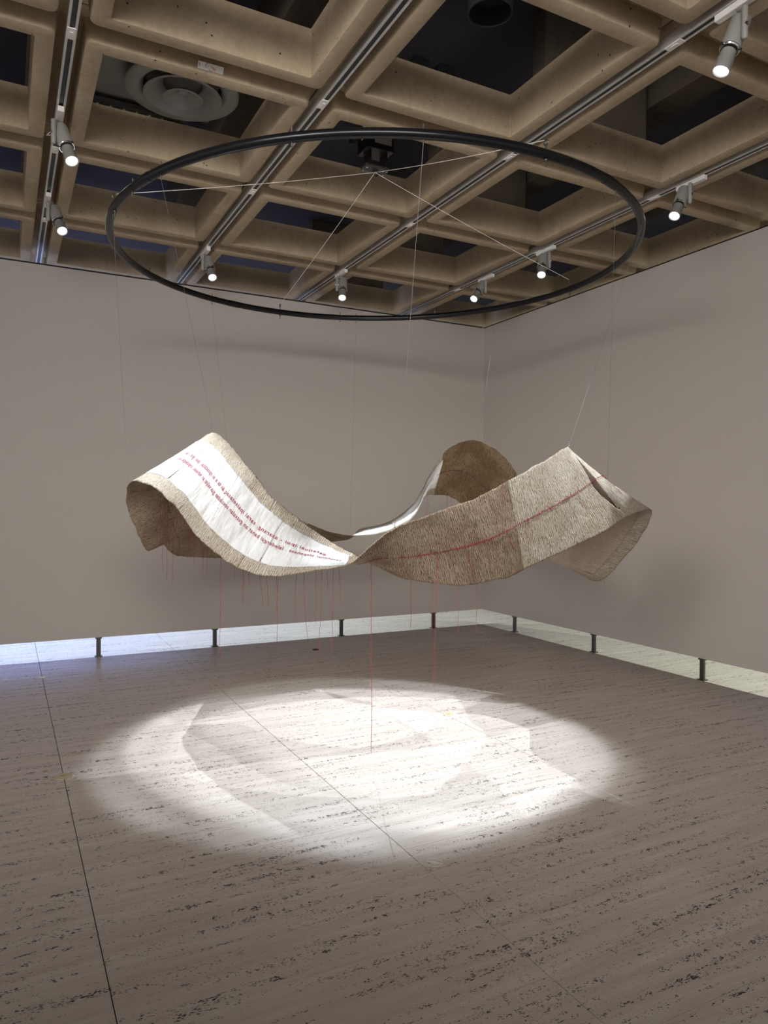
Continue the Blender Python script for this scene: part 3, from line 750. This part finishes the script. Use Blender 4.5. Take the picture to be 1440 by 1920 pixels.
# ---- cross stitches and knots on the brown face of the right-hand panel, and on the arch
def stitches(sA, sB, vA, vB, n, side, amp=.010, name='stitch_row', dens=2):
    bm = B(); r_ = random.Random(int(n * 7 + sA * 10))
    ss = np.linspace(sA, sB, n); vv = np.linspace(vA, vB, n)
    off = -.006 if side < 0 else .009
    base, _ = surf(ss, vv, off); tube(bm, [Vector(p) for p in base], .0006, 4)
    for i in range(n):
        for _k in range(dens):
            a = r_.uniform(0, PI); l = r_.uniform(.5, 1.3) * amp; ds_ = l * math.cos(a); dv_ = l * math.sin(a) / .62
            p, _ = surf(np.array([ss[i] - ds_, ss[i] + ds_]), np.array([vv[i] - dv_, vv[i] + dv_]), off + (-.001 if side < 0 else .001) * r_.random())
            tube(bm, [Vector(p[0]), Vector(p[1])], .0016, 3)
    return mesh(name, bm, M['stitch'], cloth)
stitches(so(30.0), so(34.0), .46, .50, 90, -1, .009)
stitches(so(28.1), so(30.0), .40, .46, 36, -1, .006)
stitches(so(34.4), so(35.9), .5, .5, 24, -1, .007)
stitches(so(7.1), so(9.2), .42, .40, 30, -1, .007)
stitches(so(18.9), so(23.0), .50, .56, 50, 1, .006)
stitches(so(16.0), so(18.5), .5, .5, 30, 1, .004)

# ---- loose red threads. start on the cloth, wander downward
def thread(p0, length, drift=(0, 0), seed=0, r=.0011, name='red_thread', wob=.010, segs=12):
    rr = random.Random(seed); pts = []; x, y = 0.0, 0.0; wx = wy = 0
    for k in range(segs + 1):
        f = k / segs
        if k:
            wx += rr.uniform(-1, 1) * wob * .45; wy += rr.uniform(-1, 1) * wob * .45
            wx *= .8; wy *= .8
        pts.append(Vector((p0[0] + wx + drift[0] * f, p0[1] + wy + drift[1] * f, p0[2] - length * f)))
    bm = B(); tube(bm, pts, [r] * segs + [r * .5], 4)
    return mesh(name, bm, M['thread'], cloth, True)
def cl(t, v, off=-.004):
    p, _ = surf(np.array([so(t)]), np.array([v]), off); return p[0]
sd = 0
# under the front left wave, hanging from the stitching line
for t, v, L, dx in ((.55, .25, .22, .01), (.75, .3, .50, -.01), (.9, .35, .16, -.01), (1.05, .3, .58, -.02), (1.2, .3, .34, 0), (1.45, .3, .46, .03), (1.6, .35, .36, 0), (1.95, .3, .30, 0), (2.0, .35, .55, .0), (2.3, .3, .30, .02),
                   (2.55, .35, .34, .03), (2.8, .35, .24, .0), (3.0, .3, .36, .01), (3.05, .35, .30, .01), (3.35, .35, .30, 0), (3.6, .4, .24, 0), (3.9, .4, .95, 0), (4.1, .4, .30, 0)):
    sd += 1; thread(cl(t, v), L, (dx, 0), sd)
# dense curtain of threads under the left fold
for k in range(34):
    rr = random.Random(300 + k); t = rr.uniform(4.6, 6.4); v = rr.uniform(.40, .58); L = rr.choice((.22, .30, .36, .42, .50, .66)) * rr.uniform(.85, 1.15)
    sd += 1; thread(cl(t, v), L, (rr.uniform(-.03, .03), 0), sd, .0011)
for k in range(10):
    rr = random.Random(400 + k); sd += 1; thread(cl(rr.uniform(7.2, 9.0), rr.uniform(.3, .6), -.006), rr.uniform(.2, .5), (rr.uniform(-.03, .03), rr.uniform(-.04, 0)), sd)
# front twist: two very long threads that reach the floor
thread(cl(35.2, .60), 1.13, (.005, -.01), 901, .0016, wob=.005, segs=24)
thread(cl(33.25, .55), .74, (-.02, .0), 902, .0016, wob=.004, segs=24)
# over the brown face of the right-hand panel
for t, v, L in ((34.0, .42, .75), (33.6, .46, .42), (33.3, .47, .30), (33.0, .48, .55), (32.6, .48, .40), (32.2, .47, .34), (32.0, .47, .30), (31.6, .46, .22), (31.2, .45, .16), (30.2, .42, .22), (29.8, .41, .25), (29.3, .40, .20), (28.7, .35, .28)):
    sd += 1
    # lies against the cloth
    s0 = so(t); n_ = 10; vv = np.linspace(v, min(.995, v + L / .75), n_); ss = s0 + np.cumsum(np.random.RandomState(sd).randn(n_) * .006)
    p, _ = surf(ss, vv, -.007); pts = [Vector(q) for q in p]
    if v + L / .75 > 1: pts += [pts[-1] + Vector((0, 0, -.07 * k)) + Vector((random.uniform(-.003, .003), 0, 0)) for k in range(1, 5)]
    bm = B(); tube(bm, pts, .0011, 4); mesh('red_thread', bm, M['thread'], cloth, True)
# arch at the back
for k in range(10):
    rr = random.Random(500 + k); sd += 1; thread(cl(rr.uniform(17.5, 22.5), rr.uniform(.75, .95)), rr.uniform(.15, .5), (0, 0), sd, .0009)

# ---- suspension cables
labs2 = dict(c1='leftmost thin cable, from the hoop to the far side of the left wave', c2='thin cable holding the peak of the left wave', c3='thin cable from the far side of the hoop passing behind the left wave',
             c4='thin cable holding the low white part of the cloth at the back', c5='fine pale cable from the near hoop to the left end of the brown panel',
             c6='thin cable holding the brown arch at the back', c7='pale cable hanging free at the right, ending in front of the right wall', c8='thin cable holding the peak of the right-hand brown panel')
ends = dict(CB)
att = dict(c1=(7.6, .02), c2=(6.0, .995), c3=(10.6, .97), c4=(14.45, .97), c5=(34.0, .01), c6=(21.0, .01), c8=(29.0, .01))
for k, (a, e) in CB.items():
    p0 = on_ring(a, 0, -.046)
    if k == 'c7': p1 = Vector((4.35, 4.42, 0.92))
    else:
        q, _ = surf(np.array([so(att[k][0])]), np.array([att[k][1]]), 0.0); p1 = Vector(q[0]) + Vector((0, 0, .006))
    t = tag(empty('suspension_cable', p0), labs2[k], 'cable', 'cables between the hoop and the cloth')
    bm = B(); tube(bm, [Vector((0, 0, 0)), (p1 - p0)], .0008, 5); mesh('line', bm, M['wire'], t, True)
    if k != 'c7':
        bm = B(); d = p1 - p0
        for b_ in (0, .012, .024): lathe(bm, [(.0015, -.004), (.0035, 0), (.0015, .004)], Matrix.Translation(d + Vector((0, 0, .006 + b_))), 8)
        mesh('crimp', bm, M['chrome'], t, True)
# move the sculpture's origin under the hoop without moving its parts
bpy.context.view_layer.update()
org = Vector((2.37, 4.67, 1.0))
cloth.location = org
for ch in cloth.children: ch.location = ch.location - org
